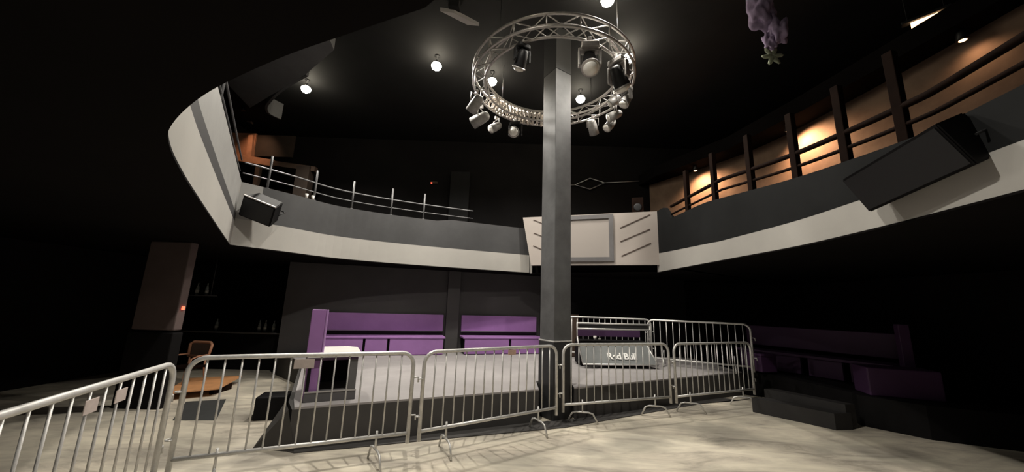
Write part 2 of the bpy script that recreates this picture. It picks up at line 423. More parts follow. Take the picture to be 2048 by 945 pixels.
# ------------------------------------------------------------------ purple banquettes at the back of the stage
nrm = Vector((.297, -.955, 0)); ang = math.atan2(.297, .955)
def banq(name, label, s0, s1, segs):
    mid = W0 + wdir * ((s0 + s1) / 2); t = thing(name, label, 'banquette', (mid.x, mid.y, .36), ang)
    L = s1 - s0
    MB().box((0, -.07, .80), (L, .10, .46), bev=.012).build('backrest', 'purple', t)
    MB().box((0, -.36, .44), (L + .04, .62, .05), bev=.012).build('seat', 'purple', t)
    w = L / sum(segs); x = -L / 2
    for k, f in enumerate(segs):
        MB().box((x + f * w / 2, -.62 + (.02 if f < .5 else 0), .215), (f * w - .06, .07, .40), bev=.008).build('seat_front', 'purple', t)
        x += f * w
    MB().box((0, -.33, .20), (L - .05, .45, .36)).build('carcass', 'black', t, 'black carcass behind the seat fronts')
    MB().box((0, -.115, .575), (L, .012, .02)).build('trim_strip', 'frame', t, 'thin grey strip under the backrest')
    return t
banq('banquette', 'long purple banquette against the back wall left of the pilaster', 1.00, 4.07, (1.0, .55, 1.35))
banq('banquette', 'shorter purple banquette between the pilaster and the grey column', 4.59, 6.92, (1.2, .9))

# tall purple end board and white topped cabinet at stage front left
eb = thing('partition', 'tall purple painted end board at the front left of the stage', 'partition', (-2.70, 5.17, .36), math.radians(22))
MB().box((0, .0, .61), (.185, .10, 1.22), bev=.01).build('panel', 'purple', eb)
MB().box((.103, .0, .61), (.02, .11, 1.22), bev=.004).build('edge_strip', mat('lit_purple_edge', (.36, .20, .44), .5), eb, 'lit right side painted as a paler purple strip')  # right side of the board, its light put into a paler purple
fa, fb = atz(606, 808, .36), atz(708, 800, .36); w, d, h = (fb - fa).length, .72, .575
ca = math.atan2(fb.y - fa.y, fb.x - fa.x); cm = (fa + fb) / 2 + Vector((-math.sin(ca), math.cos(ca), 0)) * (d / 2 + .03)
cb = thing('cabinet', 'open fronted low cabinet with white top at front left of stage', 'cabinet', (cm.x, cm.y, .36), ca)
for x in (-w / 2 + .02, w / 2 - .05): MB().box((x, 0, h / 2 + .02), (.04 if x < 0 else .10, d, h - .04), bev=.004).build('side_panel', 'frame' if x > 0 else 'black', cb)
MB().box((0, d / 2 - .02, h / 2 + .02), (w - .06, .03, h - .05)).build('back_panel', 'black', cb)
MB().box((0, 0, .06), (w + .02, d + .02, .12), bev=.006).build('base', 'frame', cb, 'grey base')
MB().box((0, -d / 2 - .006, .128), (w + .02, .02, .018)).build('base_edge', 'blackedge', cb, 'pale edge of the base')
MB().box((0, -d / 2 + .01, h - .02), (w, .03, .04), bev=.004).build('front_rail', 'purpledark', cb, 'purple front rail')
tp = MB().slab([(-w / 2 - .02, -d / 2 - .03, h), (w / 2 + .04, -d / 2 - .03, h), (w / 2 + .02, .38, h), (w / 2 - .12, .52, h), (-w / 2 - .02, .52, h)], (0, 0, .045))
tp.build('top', 'cover', cb, 'pale white top')

# ------------------------------------------------------------------ portable bar with lettering
A = atz(1160, 733, .36); B = atz(1300, 735, .36)
bx = thing('portable_bar', 'portable bar counter with silver rails and a sloping grey front bearing white lettering', 'bar counter', ((A.x + B.x) / 2 + .02, 8.75, .36), math.radians(6))
Lb = 1.78
sl = [(-Lb / 2, -.16, .09), (Lb / 2 + .03, -.16, .09), (Lb / 2 - .10, .10, .50), (-Lb / 2 - .03, .10, .50)]
MB().slab(sl, (0, .03, .01)).build('front_panel', 'consoleface', bx, 'sloping grey front panel')
e = MB().tube([sl[0], sl[1]], .022, 6); e.tube([sl[1], sl[2]], .016, 6); e.tube([sl[0], sl[3], (-Lb / 2 - .05, .12, .68)], .016, 6)
e.build('panel_trim', 'galv', bx, 'bright silver panel trim')
MB().box((0, .36, .29), (Lb - .04, .46, .50), bev=.01).build('body', 'black', bx, 'black bar body')
MB().box((0, .42, .565), (Lb - .1, .40, .03), bev=.005).build('worktop', 'black', bx)
m = MB()
for z in (.99, .86): m.tube([(-Lb / 2 - .04, .16, z), (Lb / 2 + .02, .16, z)], .021, 8)
m.build('front_rail', 'galv', bx, 'pair of silver front rails')
for x in (-Lb / 2 - .04, Lb / 2 + .02): MB().tube([(x, .16, 1.01), (x, .16, .68), (x * .985, .2, .58)], .015, 6).build('upright', 'galv', bx)
MB().box((0, .19, .925), (Lb - .02, .012, .10)).build('infill_panel', 'parapet', bx, 'dark strip between the rails')
MB().box((0, .50, .77), (Lb - .16, .02, .22)).build('back_slats', 'purpledark', bx, 'purple back slats')
for x in (-Lb / 2 + .1, Lb / 2 - .1):
    for y in (.18, .54): MB().box((x, y, .03), (.06, .06, .07)).build('foot', 'black', bx)
# lettering
def text_mesh(body, size, ext):
    cu = bpy.data.curves.new('lettering', 'FONT'); cu.body = body; cu.size = size; cu.extrude = ext; cu.align_x = 'CENTER'; cu.offset = .007
    tmp = bpy.data.objects.new('tmp', cu); C.objects.link(tmp)
    dg = bpy.context.evaluated_depsgraph_get(); me = bpy.data.meshes.new_from_object(tmp.evaluated_get(dg))
    bpy.data.objects.remove(tmp); return me
me = text_mesh('Red Bull', .215, .002); me.materials.clear(); me.materials.append(M['letter'])
lt = bpy.data.objects.new('lettering', me); C.objects.link(lt); lt.parent = bx; lt['label'] = 'white lettering on the front'
slope = math.atan2(.41, .26)
lt.location = (.08, -.108, .205); lt.rotation_euler = (slope, 0, 0)
# a cup and a glass left on the bar
cupz = .36 + .58
def worldof(t, p): return Matrix.LocRotScale(t.location, t.rotation_euler, None) @ Vector(p)
p = worldof(bx, (-.42, .36, .58))
tag(MB().lathe([(.03, 0), (.042, .10), (.039, .10), (.028, .006)], p, 14).build('cup', 'cover'), 'small white cup standing on the portable bar', 'cup')
p = worldof(bx, (-.33, .27, .58))
tag(MB().lathe([(.03, 0), (.036, .05), (.03, .055)], p, 14).build('ashtray', 'fixture'), 'small grey ashtray beside the white cup on the portable bar', 'ashtray')
# brown door panel behind the column, left of the bar
pb = aty(1142, 660, 10.3)
tag(MB().box((pb.x + .02, 10.35, .36 + .58), (.42, .05, 1.14), bev=.01).build('board', 'timberdark'), 'brown wooden board leaning between the grey column and the portable bar', 'board')

# ------------------------------------------------------------------ right seating, dim
def rt(name, label, cat, px, py, Y=None, z=.36): pass
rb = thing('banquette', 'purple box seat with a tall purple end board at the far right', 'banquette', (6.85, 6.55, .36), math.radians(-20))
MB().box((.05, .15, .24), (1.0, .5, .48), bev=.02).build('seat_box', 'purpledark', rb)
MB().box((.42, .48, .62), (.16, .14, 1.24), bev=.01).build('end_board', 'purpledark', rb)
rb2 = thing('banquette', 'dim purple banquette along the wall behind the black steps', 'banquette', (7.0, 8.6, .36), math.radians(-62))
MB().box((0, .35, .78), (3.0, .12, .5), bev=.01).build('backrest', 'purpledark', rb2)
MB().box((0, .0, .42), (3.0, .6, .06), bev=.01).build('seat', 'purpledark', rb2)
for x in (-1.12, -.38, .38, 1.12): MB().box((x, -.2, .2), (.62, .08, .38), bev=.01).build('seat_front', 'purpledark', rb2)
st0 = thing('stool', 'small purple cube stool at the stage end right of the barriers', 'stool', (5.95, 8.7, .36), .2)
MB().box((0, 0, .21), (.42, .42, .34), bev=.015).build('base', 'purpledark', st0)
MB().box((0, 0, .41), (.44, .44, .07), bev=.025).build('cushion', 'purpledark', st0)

# ------------------------------------------------------------------ centre panel on the balcony front
PL = aty(1046, 431, 10.12); PR = Vector((3.80, 9.05, 0))
pL = Vector((.42, 10.15, 0)); pR = Vector((3.83, 9.02, 0)); pd = (pR - pL).normalized(); pang = math.atan2(pd.y, pd.x); pl = (pR - pL).length
cpn = thing('dj_booth_front', 'cream panelled booth front on the balcony with a grey framed window', 'booth', ((pL.x + pR.x) / 2, (pL.y + pR.y) / 2, 2.86), pang)
MB().slab([(-pl / 2 + .16, 0, 0), (pl / 2 - .03, 0, 0), (pl / 2 + .0, 0, .45), (pl / 2 + .02, 0, 1.42), (-pl / 2 - .12, 0, 1.42), (-pl / 2 + .10, 0, .3)], (0, .12, 0)).build('panel', 'board', cpn)
def onp(x, y):      # photograph point onto the panel plane, local coordinates
    d = ray(x, y); n = Vector((pd.y, -pd.x, 0)); t = n.dot(pL) / n.dot(d); P = d * t + Vector((0, 0, H))
    return ((P - Vector(cpn.location)).dot(pd), P.z - 2.86)
fx0, fz0 = onp(1131, 524); fx1, fz1 = onp(1226, 429)
fw, fh = fx1 - fx0, min(fz1, 1.40) - fz0; fcx, fcz = (fx0 + fx1) / 2, fz0 + fh / 2; b_ = .115
wf = MB()
wf.box((fcx, -.025, fz0 + b_ / 2), (fw, .05, b_)); wf.box((fcx, -.025, fz0 + fh - b_ / 2), (fw, .05, b_))
wf.box((fx0 + b_ / 2, -.025, fcz), (b_, .05, fh - 2 * b_)); wf.box((fx1 - b_ / 2, -.025, fcz), (b_, .05, fh - 2 * b_))
wf.build('window_frame', 'frame', cpn, 'grey window frame')
MB().box((fcx, -.006, fcz), (fw - 2 * b_, .012, fh - 2 * b_)).build('pane', mat('frosted_pane', (.30, .272, .252), .18), cpn, 'glossy blank pane')
for (a0, a1) in (((1240, 457), (1300, 430)), ((1241, 484), (1300, 459)), ((1243, 513), (1302, 487)), ):
    u0, w0 = onp(*a0); u1, w1 = onp(*a1)
    for s in (0, 1):
        if s: u0, u1 = 2 * fcx - u0 + .0, 2 * fcx - u1 + .0
        if min(u0, u1) < -pl / 2 + .05: 
            k = (-pl / 2 + .07 - u0) / (u1 - u0); u1, w1 = u0 + (u1 - u0) * k, w0 + (w1 - w0) * k
        dd = Vector((u1 - u0, 0, w1 - w0)); L_ = dd.length; an = -math.atan2(dd.z, dd.x)
        MB().box(((u0 + u1) / 2, -.004, (w0 + w1) / 2), (L_, .012, .028), rot=Matrix.Rotation(an, 4, 'Y')).build('slot_stripe', 'strip', cpn, 'dark slanted stripe')
# small speaker on top of the booth
q = worldof(cpn, (onp(1276, 420)[0], .22, 1.42))
sp_ = thing('loudspeaker', 'small dark brown loudspeaker standing behind the top of the booth front', 'loudspeaker', q, pang)
MB().box((0, 0, .22), (.30, .26, .44), bev=.015).build('enclosure', 'brownpost', sp_)
MB().lathe([(.0, 0), (.10, .0), (.11, .012), (.085, .02), (.0, .008)], mtx=Matrix.Translation((0, -.13, .16)) @ Matrix.Rotation(PI / 2, 4, 'X'), seg=18).build('driver', 'fixblack', sp_)

# diamond tube ornament on the far wall
dm = MB(); Yw = 11.82
dp = [aty(*q, Yw) for q in [(1150, 370), (1180, 357), (1210, 366), (1180, 379)]]
dm.tube(dp, .022, 6, closed=True); dm.tube([aty(1118, 372, Yw), dp[0]], .016, 6); dm.tube([dp[2], aty(1292, 362, Yw)], .016, 6)
tag(dm.build('wall_ornament', 'neon'), 'thin grey tube ornament with a diamond on the far wall above the booth', 'wall ornament')

# ------------------------------------------------------------------ balcony railings
allC = CL[:-1] + CB
def nearest(curve, p): return min(curve, key=lambda c: (c.x - p.x) ** 2 + (c.y - p.y) ** 2)
def offs(curve, d):
    out = []
    for i, p in enumerate(curve):
        t = curve[min(i + 1, len(curve) - 1)] - curve[max(i - 1, 0)]; t.normalize(); out.append(p + Vector((t.y, -t.x, 0)) * -d)
    return out
def railing(name, label, curve, ztop, posts, ph, rails, pr, rr, m, square=False):
    base = curve[len(curve) // 2]
    t = thing(name, label, 'railing', (base.x, base.y, ztop[len(ztop) // 2]))
    oc = offs(curve, .06)
    for i in posts:
        p = oc[i]; z = ztop[i]
        if square:
            mb = MB().box((p.x - base.x, p.y - base.y, z + ph / 2 - t.location.z), (pr * 2, pr * 2, ph), rz=.2, bev=.006)
        else:
            mb = MB().tube([(p.x - base.x, p.y - base.y, z - t.location.z), (p.x - base.x, p.y - base.y, z + ph - t.location.z)], pr, 8)
            mb.lathe([(.045, 0), (.045, .012), (.02, .02)], (p.x - base.x, p.y - base.y, z - t.location.z), 10)
        mb.build('post', m, t)
    for hh, r_ in rails:
        MB().tube([(p.x - base.x, p.y - base.y, z + hh - t.location.z) for p, z in zip(oc, ztop)], r_, 6).build('rail', m, t)
    return t
def idx(curve, ztop, xs): return sorted({min(range(len(curve)), key=lambda i: abs(project((curve[i].x, curve[i].y, ztop[i]))[0] - x)) for x in xs})
DB = spline(EB, 24); DL = spline(EL, 16); DR = spline(ER, 40)
s0 = int(len(DL) * .38)
DLc = DL[s0:]; tl = [lerp(3.42, 3.93, max(0, ((s0 + i) / (len(DL) - 1) - .45) / .55)) for i in range(len(DLc))]
n_ = len(DLc)
railing('railing', 'grey steel railing with tall posts on the left side of the balcony', DLc, tl, [int(n_ * k) for k in (.12, .36, .60, .82)], .95, ((.22, .013), (.44, .016)), .018, .014, 'railing')
DBc = DB[:int(len(DB) * .86)]
railing('railing', 'dull grey steel railing on the far side of the balcony', DBc, [ZP] * len(DBc), idx(DBc, [ZP] * len(DBc), (537, 630, 705, 782, 850)), .72, ((.20, .013), (.42, .018)), .024, .014, 'railing')
DRc = DR[6:]
rtop = [lerp(4.28, 3.86, min(1, (i + 6) / 9)) for i in range(len(DRc))]
DRd = DR[14:] + spline(near, 8)[1:14]; rtop = [min(3.86, ptop(p)) for p in DRd]
railing('railing', 'dark brown timber railing along the right side of the balcony', DRd, rtop, idx(DRd, rtop, (1372, 1425, 1497, 1585, 1686, 1800)), 1.02, ((.18, .024), (.38, .036)), .045, .02, 'brownpost', True)

for px, lab in ((613, 'small drinking glass standing on the far balcony parapet, left of its twin'), (627, 'small drinking glass on the far balcony parapet beside a railing post')):
    k_ = idx(DBc, [ZP] * len(DBc), (px,))[0]; g_ = DBc[k_] + Vector((-.02, .02, 0))
    tag(MB().lathe([(.025, .0), (.036, .10), (.033, .10), (.022, .008)], (g_.x, g_.y, ZP), 14).build('drinking_glass', 'lens'), lab, 'glass')
# ------------------------------------------------------------------ hanging speakers on the fascia
def wedge(name, label, loc, rz, w, d, h, tiltx, edge=True):
    t = thing(name, label, 'loudspeaker', loc, rz)
    R = Matrix.Rotation(tiltx, 4, 'X')
    m = MB()
    pts = [(-w / 2, -d / 2, -h / 2), (w / 2, -d / 2, -h / 2), (w / 2 - .06, d / 2, -h / 2), (-w / 2 + .06, d / 2, -h / 2)]
    m.slab([R @ Vector(p) for p in pts], R.to_3x3() @ Vector((0, 0, h)))
    bmesh.ops.bevel(m.bm, geom=m.bm.edges[:], offset=.012, segments=2, affect='EDGES')
    m.build('enclosure', 'black', t)
    g = MB().box(R @ Vector((0, -d / 2 - .006, 0)), (w - .05, .012, h - .05), rot=R); g.build('grille', 'fixblack', t)
    if edge: MB().box(R @ Vector((0, -d / 2, h / 2 + .008)), (w, .03, .02), rot=R).build('edge_strip', 'blackedge', t, 'pale top edge')  # pale strip along the top front edge
    bk = MB().tube([R @ Vector((-w / 2 - .01, 0, 0)), R @ Vector((-w / 2 - .01, d / 2 + .05, 0)), R @ Vector((w / 2 + .01, d / 2 + .05, 0)), R @ Vector((w / 2 + .01, 0, 0))], .012, 6)
    bk.build('bracket', 'fixblack', t)
    return t
wedge('loudspeaker', 'black loudspeaker hung at the far left corner of the balcony front', (-4.84, 6.66, 3.40), math.radians(16), .58, .38, .42, math.radians(30)).rotation_euler.y = math.radians(19)
wedge('loudspeaker', 'large black loudspeaker hung on the right balcony front', (3.76, 3.12, 3.13), math.radians(-97), 1.02, .34, .42, math.radians(26), False).rotation_euler.y = math.radians(-7)

# ------------------------------------------------------------------ circular lighting truss round the column
TC = Vector((.73, 6.62, 6.33)); TR = 1.50
NBR = 18
ring = thing('lighting_truss', 'circular silver lighting truss hanging around the top of the column', 'lighting truss', TC)
def circ(R, z, n=72): return [(R * math.cos(2 * PI * k / n), R * math.sin(2 * PI * k / n), z) for k in range(n)]
for R_, z_ in ((TR + .13, .12), (TR - .11, .12), (TR + .13, -.12), (TR - .11, -.12)):
    MB().tube(circ(R_, z_), .026, 8, closed=True).build('chord', 'truss', ring)
br = MB(); NB = NBR
for k in range(NB):
    a0, a1, am = 2 * PI * k / NB, 2 * PI * (k + 1) / NB, 2 * PI * (k + .5) / NB
    P = lambda R_, a, z: (R_ * math.cos(a), R_ * math.sin(a), z)
    br.tube([P(TR + .13, a0, .12), P(TR - .11, am, .12), P(TR + .13, a1, .12)], .011, 5)
    br.tube([P(TR + .13, a0, -.12), P(TR - .11, am, -.12), P(TR + .13, a1, -.12)], .011, 5)
    br.tube([P(TR - .11, a0, -.12), P(TR - .11, am, .12), P(TR - .11, a1, -.12)], .011, 5)
    br.tube([P(TR + .13, a0, .12), P(TR + .13, a0, -.12)], .011, 5)
br.build('lattice_bracing', 'truss', ring)
for k in range(4):
    a = PI / 4 + k * PI / 2
    MB().tube([(TR * math.cos(a), TR * math.sin(a), .12), (TR * math.cos(a), TR * math.sin(a), ZC - TC.z)], .007, 5).build('hanging_cable', 'fixblack', ring)
# pale electrical multicore wrapped on the left part of the ring
wc = MB(); pts = []
for k in range(90):
    a = math.radians(150 - k * .72); r_ = TR + .02 + .15 * math.cos(k * 1.1); pts.append((TC.x + r_ * math.cos(a), TC.y + r_ * math.sin(a), TC.z - .02 + .15 * math.sin(k * 1.1)))
wc.tube(pts, .028, 6)
tag(wc.build('cable_bundle', mat('cream_cable_sheath', (.62, .56, .50), .5)), 'cream cable wrapped round the far left of the circular truss', 'cable')

def on_ring(px, py, zoff):
    p = atz(px, py, TC.z + zoff); return p
def moving_head(label, P, yaw, tilt, s=1.0, m='fixture', hm=None):
    "hangs from the truss: clamp, base, yoke, head with lens"
    t = thing('stage_light', label, 'stage light', P, yaw)
    cl = MB().box((0, 0, -.02 * s), (.05 * s, .10 * s, .10 * s), bev=.006); cl.build('clamp', 'truss', t)
    MB().box((0, 0, -.11 * s), (.24 * s, .20 * s, .09 * s), bev=.02 * s).build('base', m, t)
    y = MB()
    for x in (-.14, .14): y.box((x * s, 0, -.26 * s), (.03 * s, .09 * s, .26 * s), bev=.008 * s)
    y.box((0, 0, -.165 * s), (.31 * s, .09 * s, .03 * s), bev=.006)
    y.build('yoke', m, t)
    T = Matrix.Translation((0, 0, -.32 * s)) @ Matrix.Rotation(tilt, 4, 'X')
    hd = MB().lathe([(.05 * s, .15 * s), (.085 * s, .12 * s), (.10 * s, .0), (.115 * s, -.14 * s), (.115 * s, -.17 * s)], mtx=T, seg=18)
    h_ = hd.build('head', hm or m, t)
    MB().lathe([(.10 * s, -.172 * s), (.095 * s, -.20 * s), (.05 * s, -.225 * s), (.01 * s, -.232 * s)], mtx=T, seg=18).build('lens', 'lens', h_)
    MB().lathe([(.118 * s, -.15 * s), (.128 * s, -.16 * s), (.128 * s, -.178 * s), (.104 * s, -.178 * s)], mtx=T, seg=18).build('bezel', 'truss', h_)
    return t
def par_can(label, P, yaw, tilt, s=1.0, m='fixture'):
    t = thing('spotlight', label, 'spotlight', P, yaw)
    MB().box((0, 0, -.02), (.04, .08, .08), bev=.005).build('clamp', 'truss', t)
    y = MB().tube([(-.11 * s, 0, -.22 * s), (-.11 * s, 0, -.07 * s), (.11 * s, 0, -.07 * s), (.11 * s, 0, -.22 * s)], .010 * s, 6); y.build('bracket', 'truss', t)
    T = Matrix.Translation((0, 0, -.22 * s)) @ Matrix.Rotation(tilt, 4, 'X')
    h_ = MB().lathe([(.04 * s, .14 * s), (.075 * s, .10 * s), (.09 * s, -.02 * s), (.095 * s, -.16 * s)], mtx=T, seg=16).build('can', m, t)
    MB().lathe([(.085 * s, -.162 * s), (.03 * s, -.168 * s)], mtx=T, seg=16).build('lens', 'lens', h_)
    return t
def rp_(deg, r=TR, dz=-.13): a = math.radians(deg); return Vector((TC.x + r * math.cos(a), TC.y + r * math.sin(a), TC.z + dz))
# near side is -90 degrees (top of picture), far side +90
moving_head('dim stage light on the near left inside of the circular truss', rp_(-118, TR - .1), .5, .7, .95, 'fixblack')
moving_head('large pale stage light with round lens on the near side of the circular truss', rp_(-70, TR - .08), -.1, -.45, 1.25, 'truss', 'fixblack')
moving_head('large pale stage light near the right end of the circular truss', rp_(-42, TR - .05), -.9, .6, 1.25, 'truss', 'fixblack')
par_can('pale spotlight at the left tip of the circular truss', rp_(172, TR + .1), .8, .9, 1.3)
par_can('pale conical spotlight hanging low at the left of the circular truss', rp_(158, TR + .12, -.25), 1.2, 1.2, 1.4)
par_can('small spotlight hanging under the cream cable at the left of the truss', rp_(138, TR + .1, -.25), 2.2, .9, 1.1)
moving_head('black stage light with a bright ring bezel at the far left of the column', rp_(119, TR + .0, -.18), -.25, -1.25, 1.05, 'fixblack')
moving_head('black stage light hanging just right of the column under the truss', rp_(73, TR + .02), .3, -.5, 1.1, 'fixblack')
par_can('pale spotlight under the far right of the circular truss', rp_(45, TR + .05), -.5, .8, 1.2)
par_can('small spotlight beside the lowest one at the far right of the truss', rp_(31, TR + .20, -.2), -1.2, -.7, 1.1)
par_can('spotlight pointing outwards at the right of the circular truss', rp_(22, TR + .1), -1.6, -1.1, 1.1)
moving_head('grey stage light at the right tip of the circular truss', rp_(-4, TR + .02), -1.3, -.6, .9)
par_can('small pale spotlight on the inside right of the circular truss', rp_(4, TR - .16), 1.5, .9, .9)

# ------------------------------------------------------------------ ceiling lights
def bulb(label, px, py, z=7.18, power=300, m='bulb'):
    p = atz(px, py, z)
    t = thing('ceiling_light', label, 'ceiling light', (p.x, p.y, ZC))
    dz = z - ZC
    MB().lathe([(.06, 0), (.06, -.03), (.012, -.035), (.012, dz + .10)], seg=12).build('canopy', 'fixblack', t)
    MB().lathe([(.03, dz + .13), (.045, dz + .11), (.045, dz + .05)], seg=14).build('holder', 'fixblack', t)
    MB().lathe([(.03, dz + .07), (.095, dz + .045), (.12, dz), (.10, dz - .06), (.04, dz - .105), (.004, dz - .112)], seg=16).build('bulb', m, t, 'glowing bulb')
    if power:
        l = bpy.data.lights.new('lamp_light', 'SPOT'); l.energy = power; l.spot_size = math.radians(145); l.spot_blend = .7
        l.color = (1, .945, .85); l.shadow_soft_size = .08
        o = bpy.data.objects.new('lamp_light', l); C.objects.link(o); o.parent = t; o.location = (0, 0, dz - .14)
    return t
BP = 495
bulb('glowing ceiling lamp at far left over the balcony corner', 612, 178, power=BP * 1.5)
bulb('glowing ceiling lamp left of the circular truss', 873, 132, power=BP * 1.5)
bulb('glowing ceiling lamp seen inside the left of the circular truss', 984, 163, power=BP)
bulb('glowing ceiling lamp seen inside the truss right of the column', 1161, 198, power=BP)
bulb('glowing ceiling lamp at the right tip of the circular truss', 1257, 116, power=BP * .6)
bulb('glowing ceiling lamp at the top edge above the circular truss', 1215, 0, power=BP * .7)
nl_ = bulb('added unseen lamp high above the front of the dance floor', 1215, 0, power=BP * 1.9); nl_.location = (-.6, 3.1, ZC)  # unseen lamp added to brighten the front of the floor

# ------------------------------------------------------------------ gallery wall washers (right)
def washer(label, P, aim, power, col=(1, .60, .34)):
    t = thing('wall_light', label, 'wall light', P)
    MB().lathe([(.05, 0), (.05, -.05), (.07, -.16), (.06, -.17)], seg=14).build('housing', 'fixblack', t)
    MB().lathe([(.058, -.155), (.04, -.175)], seg=14).build('lens', 'warmbulb', t, 'warm glowing lens')
    l = bpy.data.lights.new('washer_light', 'SPOT'); l.energy = power; l.spot_size = math.radians(150); l.spot_blend = .9; l.color = col; l.shadow_soft_size = .05
    o = bpy.data.objects.new('washer_light', l); C.objects.link(o); o.parent = t; o.location = (0, 0, -.2)
    o.rotation_euler = Vector(aim).to_track_quat('-Z', 'Y').to_euler()
washer('small black wall washer over the middle of the tan gallery wall', (6.24, 7.45, ZG), (.6, -.12, -1), 300)
washer('small black wall washer over the far end of the tan gallery wall', (5.40, 9.95, ZG), (.45, .1, -1), 260)
washer('small black wall washer over the near end of the tan gallery wall', (6.65, 4.6, ZG), (.4, .1, -1), 10)
wt = aty(1853, 40, 5.0)
fl = thing('tube_light', 'warm glowing tube lamp under the ceiling at the top right', 'tube light', (wt.x, wt.y, wt.z), math.radians(-50))
MB().tube([(-.17, 0, 0), (.17, 0, 0)], .05, 10).build('tube', 'warmbulb', fl, 'warm glowing tube')
MB().box((0, 0, .075), (.55, .12, .05), bev=.01).build('fitting', 'fixblack', fl)
for x in (-.2, .2): MB().tube([(x, 0, .1), (x, 0, ZC - wt.z)], .006, 5).build('hanging_rod', 'fixblack', fl)

# hanging speaker-like folded awning on the tan wall
aw = aty(1530, 250, 7.6)
# ------------------------------------------------------------------ hanging lilac drape with pale green flowers
hp = aty(1536, 60, 4.9)
dr = thing('hanging_drape', 'crumpled lilac fabric hanging from the ceiling at upper right', 'hanging decoration', (hp.x, hp.y, hp.z))
def crumple(c, r, seed, sub=4, amp=.28, f=3.2):
    from mathutils import noise
    m = MB(); bmesh.ops.create_icosphere(m.bm, subdivisions=sub, radius=1)
    for v in m.bm.verts:
        n = noise.noise(v.co * f + Vector((seed, seed * 2, 0))) + .5 * noise.noise(v.co * f * 2.3 + Vector((0, seed, 3)))
        k = 1 + amp * n; v.co = Vector((v.co.x * r[0] * k, v.co.y * r[1] * k, v.co.z * r[2] * k)) + Vector(c)
    for f_ in m.bm.faces: f_.smooth = True
    return m
def L_(x, y): return aty(x, y, 4.9) - hp
a = L_(1524, 25); m1 = crumple((a.x, 0, a.z + .05), (.19, .12, .34), 1.3, amp=.7, f=1.1)
m1.build('upper_fold', 'lilac', dr)
a = L_(1552, 62); crumple((a.x, -.05, a.z), (.13, .09, .25), 4.1, amp=.8, f=1.2).build('lower_fold', 'lilac', dr)
a = L_(1545, 85); crumple((a.x - .05, -.02, a.z), (.09, .07, .16), 7.7, amp=.8, f=1.3).build('tail_fold', 'lilac', dr)
MB().tube([(0, 0, .5), (-.05, 0, ZC - hp.z)], .006, 5).build('cord', 'fixblack', dr)
fg = MB().tube([(0, 0, 0), (.01, 0, .12), (-.02, 0, .22)], .008, 6).build('flower_sprig', 'palegreen', dr, 'pale green silk flower sprig'); fg.location = L_(1545, 112)
for k in range(6):
    a = k * PI / 3 + .4; R_ = Matrix.Rotation(a, 4, 'Y')
    pm = crumple((0, 0, 0), (.035, .02, .085), k + .5, 3, .4)
    bmesh.ops.transform(pm.bm, matrix=R_ @ Matrix.Translation((0, 0, .085)), verts=pm.bm.verts[:])
    pm.build('petal', 'palegreen', fg)

# ------------------------------------------------------------------ ceiling details, upper left
zc = 6.7
pb_ = [atz(*q, zc) for q in [(447, 160), (500, 216), (610, 150), (668, 100), (655, 68)]]
pb_ = [Vector((v.x, v.y, zc)) for v in pb_]
tag(MB().slab(pb_, (0, 0, .25)).build('ceiling_raft', 'duct'), 'dull grey angular ceiling raft hung above the left balcony', 'ceiling panel')
tag(MB().tube([(pb_[0] + pb_[2]) / 2 + Vector((0, 0, .25)), (pb_[0] + pb_[2]) / 2 + Vector((0, 0, ZC - zc))], .02, 6).build('hanger_rod', 'fixblack'), 'black rod holding the angular ceiling raft', 'rod')
cv = spline([atz(*q, 6.95) for q in [(612, 150), (585, 165), (555, 185), (537, 203), (530, 215), (536, 228), (560, 240)]], 5)
struct(MB().wall(cv, 6.95, ZC, .06, 1).build('trim_13', 'duct'))
cb2 = [atz(*q, 7.2) for q in [(880, 22), (908, 26), (958, 52), (935, 50)]]
tag(MB().slab([Vector((v.x, v.y, 7.2)) for v in cb2], (0, 0, .08)).build('ceiling_highlight', 'blackedge'), 'pale slanting strip for a lit duct edge on the ceiling left of the circular truss', 'highlight strip')  # pale slab in place of the light catching a duct edge
struct(MB().box((cb2[1].x, cb2[1].y, 7.36), (.2, .2, .18)).build('trim_14', 'ceil'))

# timber framing on the upper level, far left
Yt = 10.9
def fr(a, b, w, m, dy=.1, name='beam', parent=None):
    A_, B_ = aty(*a, Yt), aty(*b, Yt); d = B_ - A_; an = -math.atan2(d.z, d.x)
    return MB().box(((A_ + B_) / 2), (d.length, dy, w), rot=Matrix.Rotation(an, 4, 'Y')).build(name, m)
tf = thing('timber_partition', 'orange brown timber framed partition on the upper level at far left', 'partition', (-8.0, Yt, 3.02))
TF = []
A_ = aty(470, 268, Yt); B_ = aty(496, 312, Yt)
TF.append(MB().box(((A_.x + B_.x) / 2, Yt + .05, (A_.z + B_.z) / 2), (B_.x - A_.x + .25, .06, A_.z - B_.z + .1)).build('panel', 'timber'))
TF.append(fr((504, 272), (500, 322), .16, 'timber', .14, 'post'))
TF.append(fr((460, 314), (548, 328), .22, 'timber', .16, 'beam'))
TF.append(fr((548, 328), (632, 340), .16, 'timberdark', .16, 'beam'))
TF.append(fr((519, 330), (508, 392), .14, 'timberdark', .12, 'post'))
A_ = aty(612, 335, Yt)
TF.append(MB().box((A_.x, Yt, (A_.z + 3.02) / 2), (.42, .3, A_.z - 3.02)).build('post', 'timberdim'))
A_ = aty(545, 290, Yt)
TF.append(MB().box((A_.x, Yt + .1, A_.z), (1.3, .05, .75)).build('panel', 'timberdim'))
A_ = aty(488, 240, Yt)
TF.append(MB().box((A_.x, Yt + .02, A_.z + .05), (.6, .12, .14), rot=Matrix.Rotation(.35, 4, 'Y')).build('beam', 'timberdark'))
for o in TF: par(o, tf)
l = bpy.data.lights.new('gallery_left_light', 'SPOT'); l.energy = 60; l.color = (1, .6, .36); l.spot_size = math.radians(70); l.spot_blend = .9; l.shadow_soft_size = .05
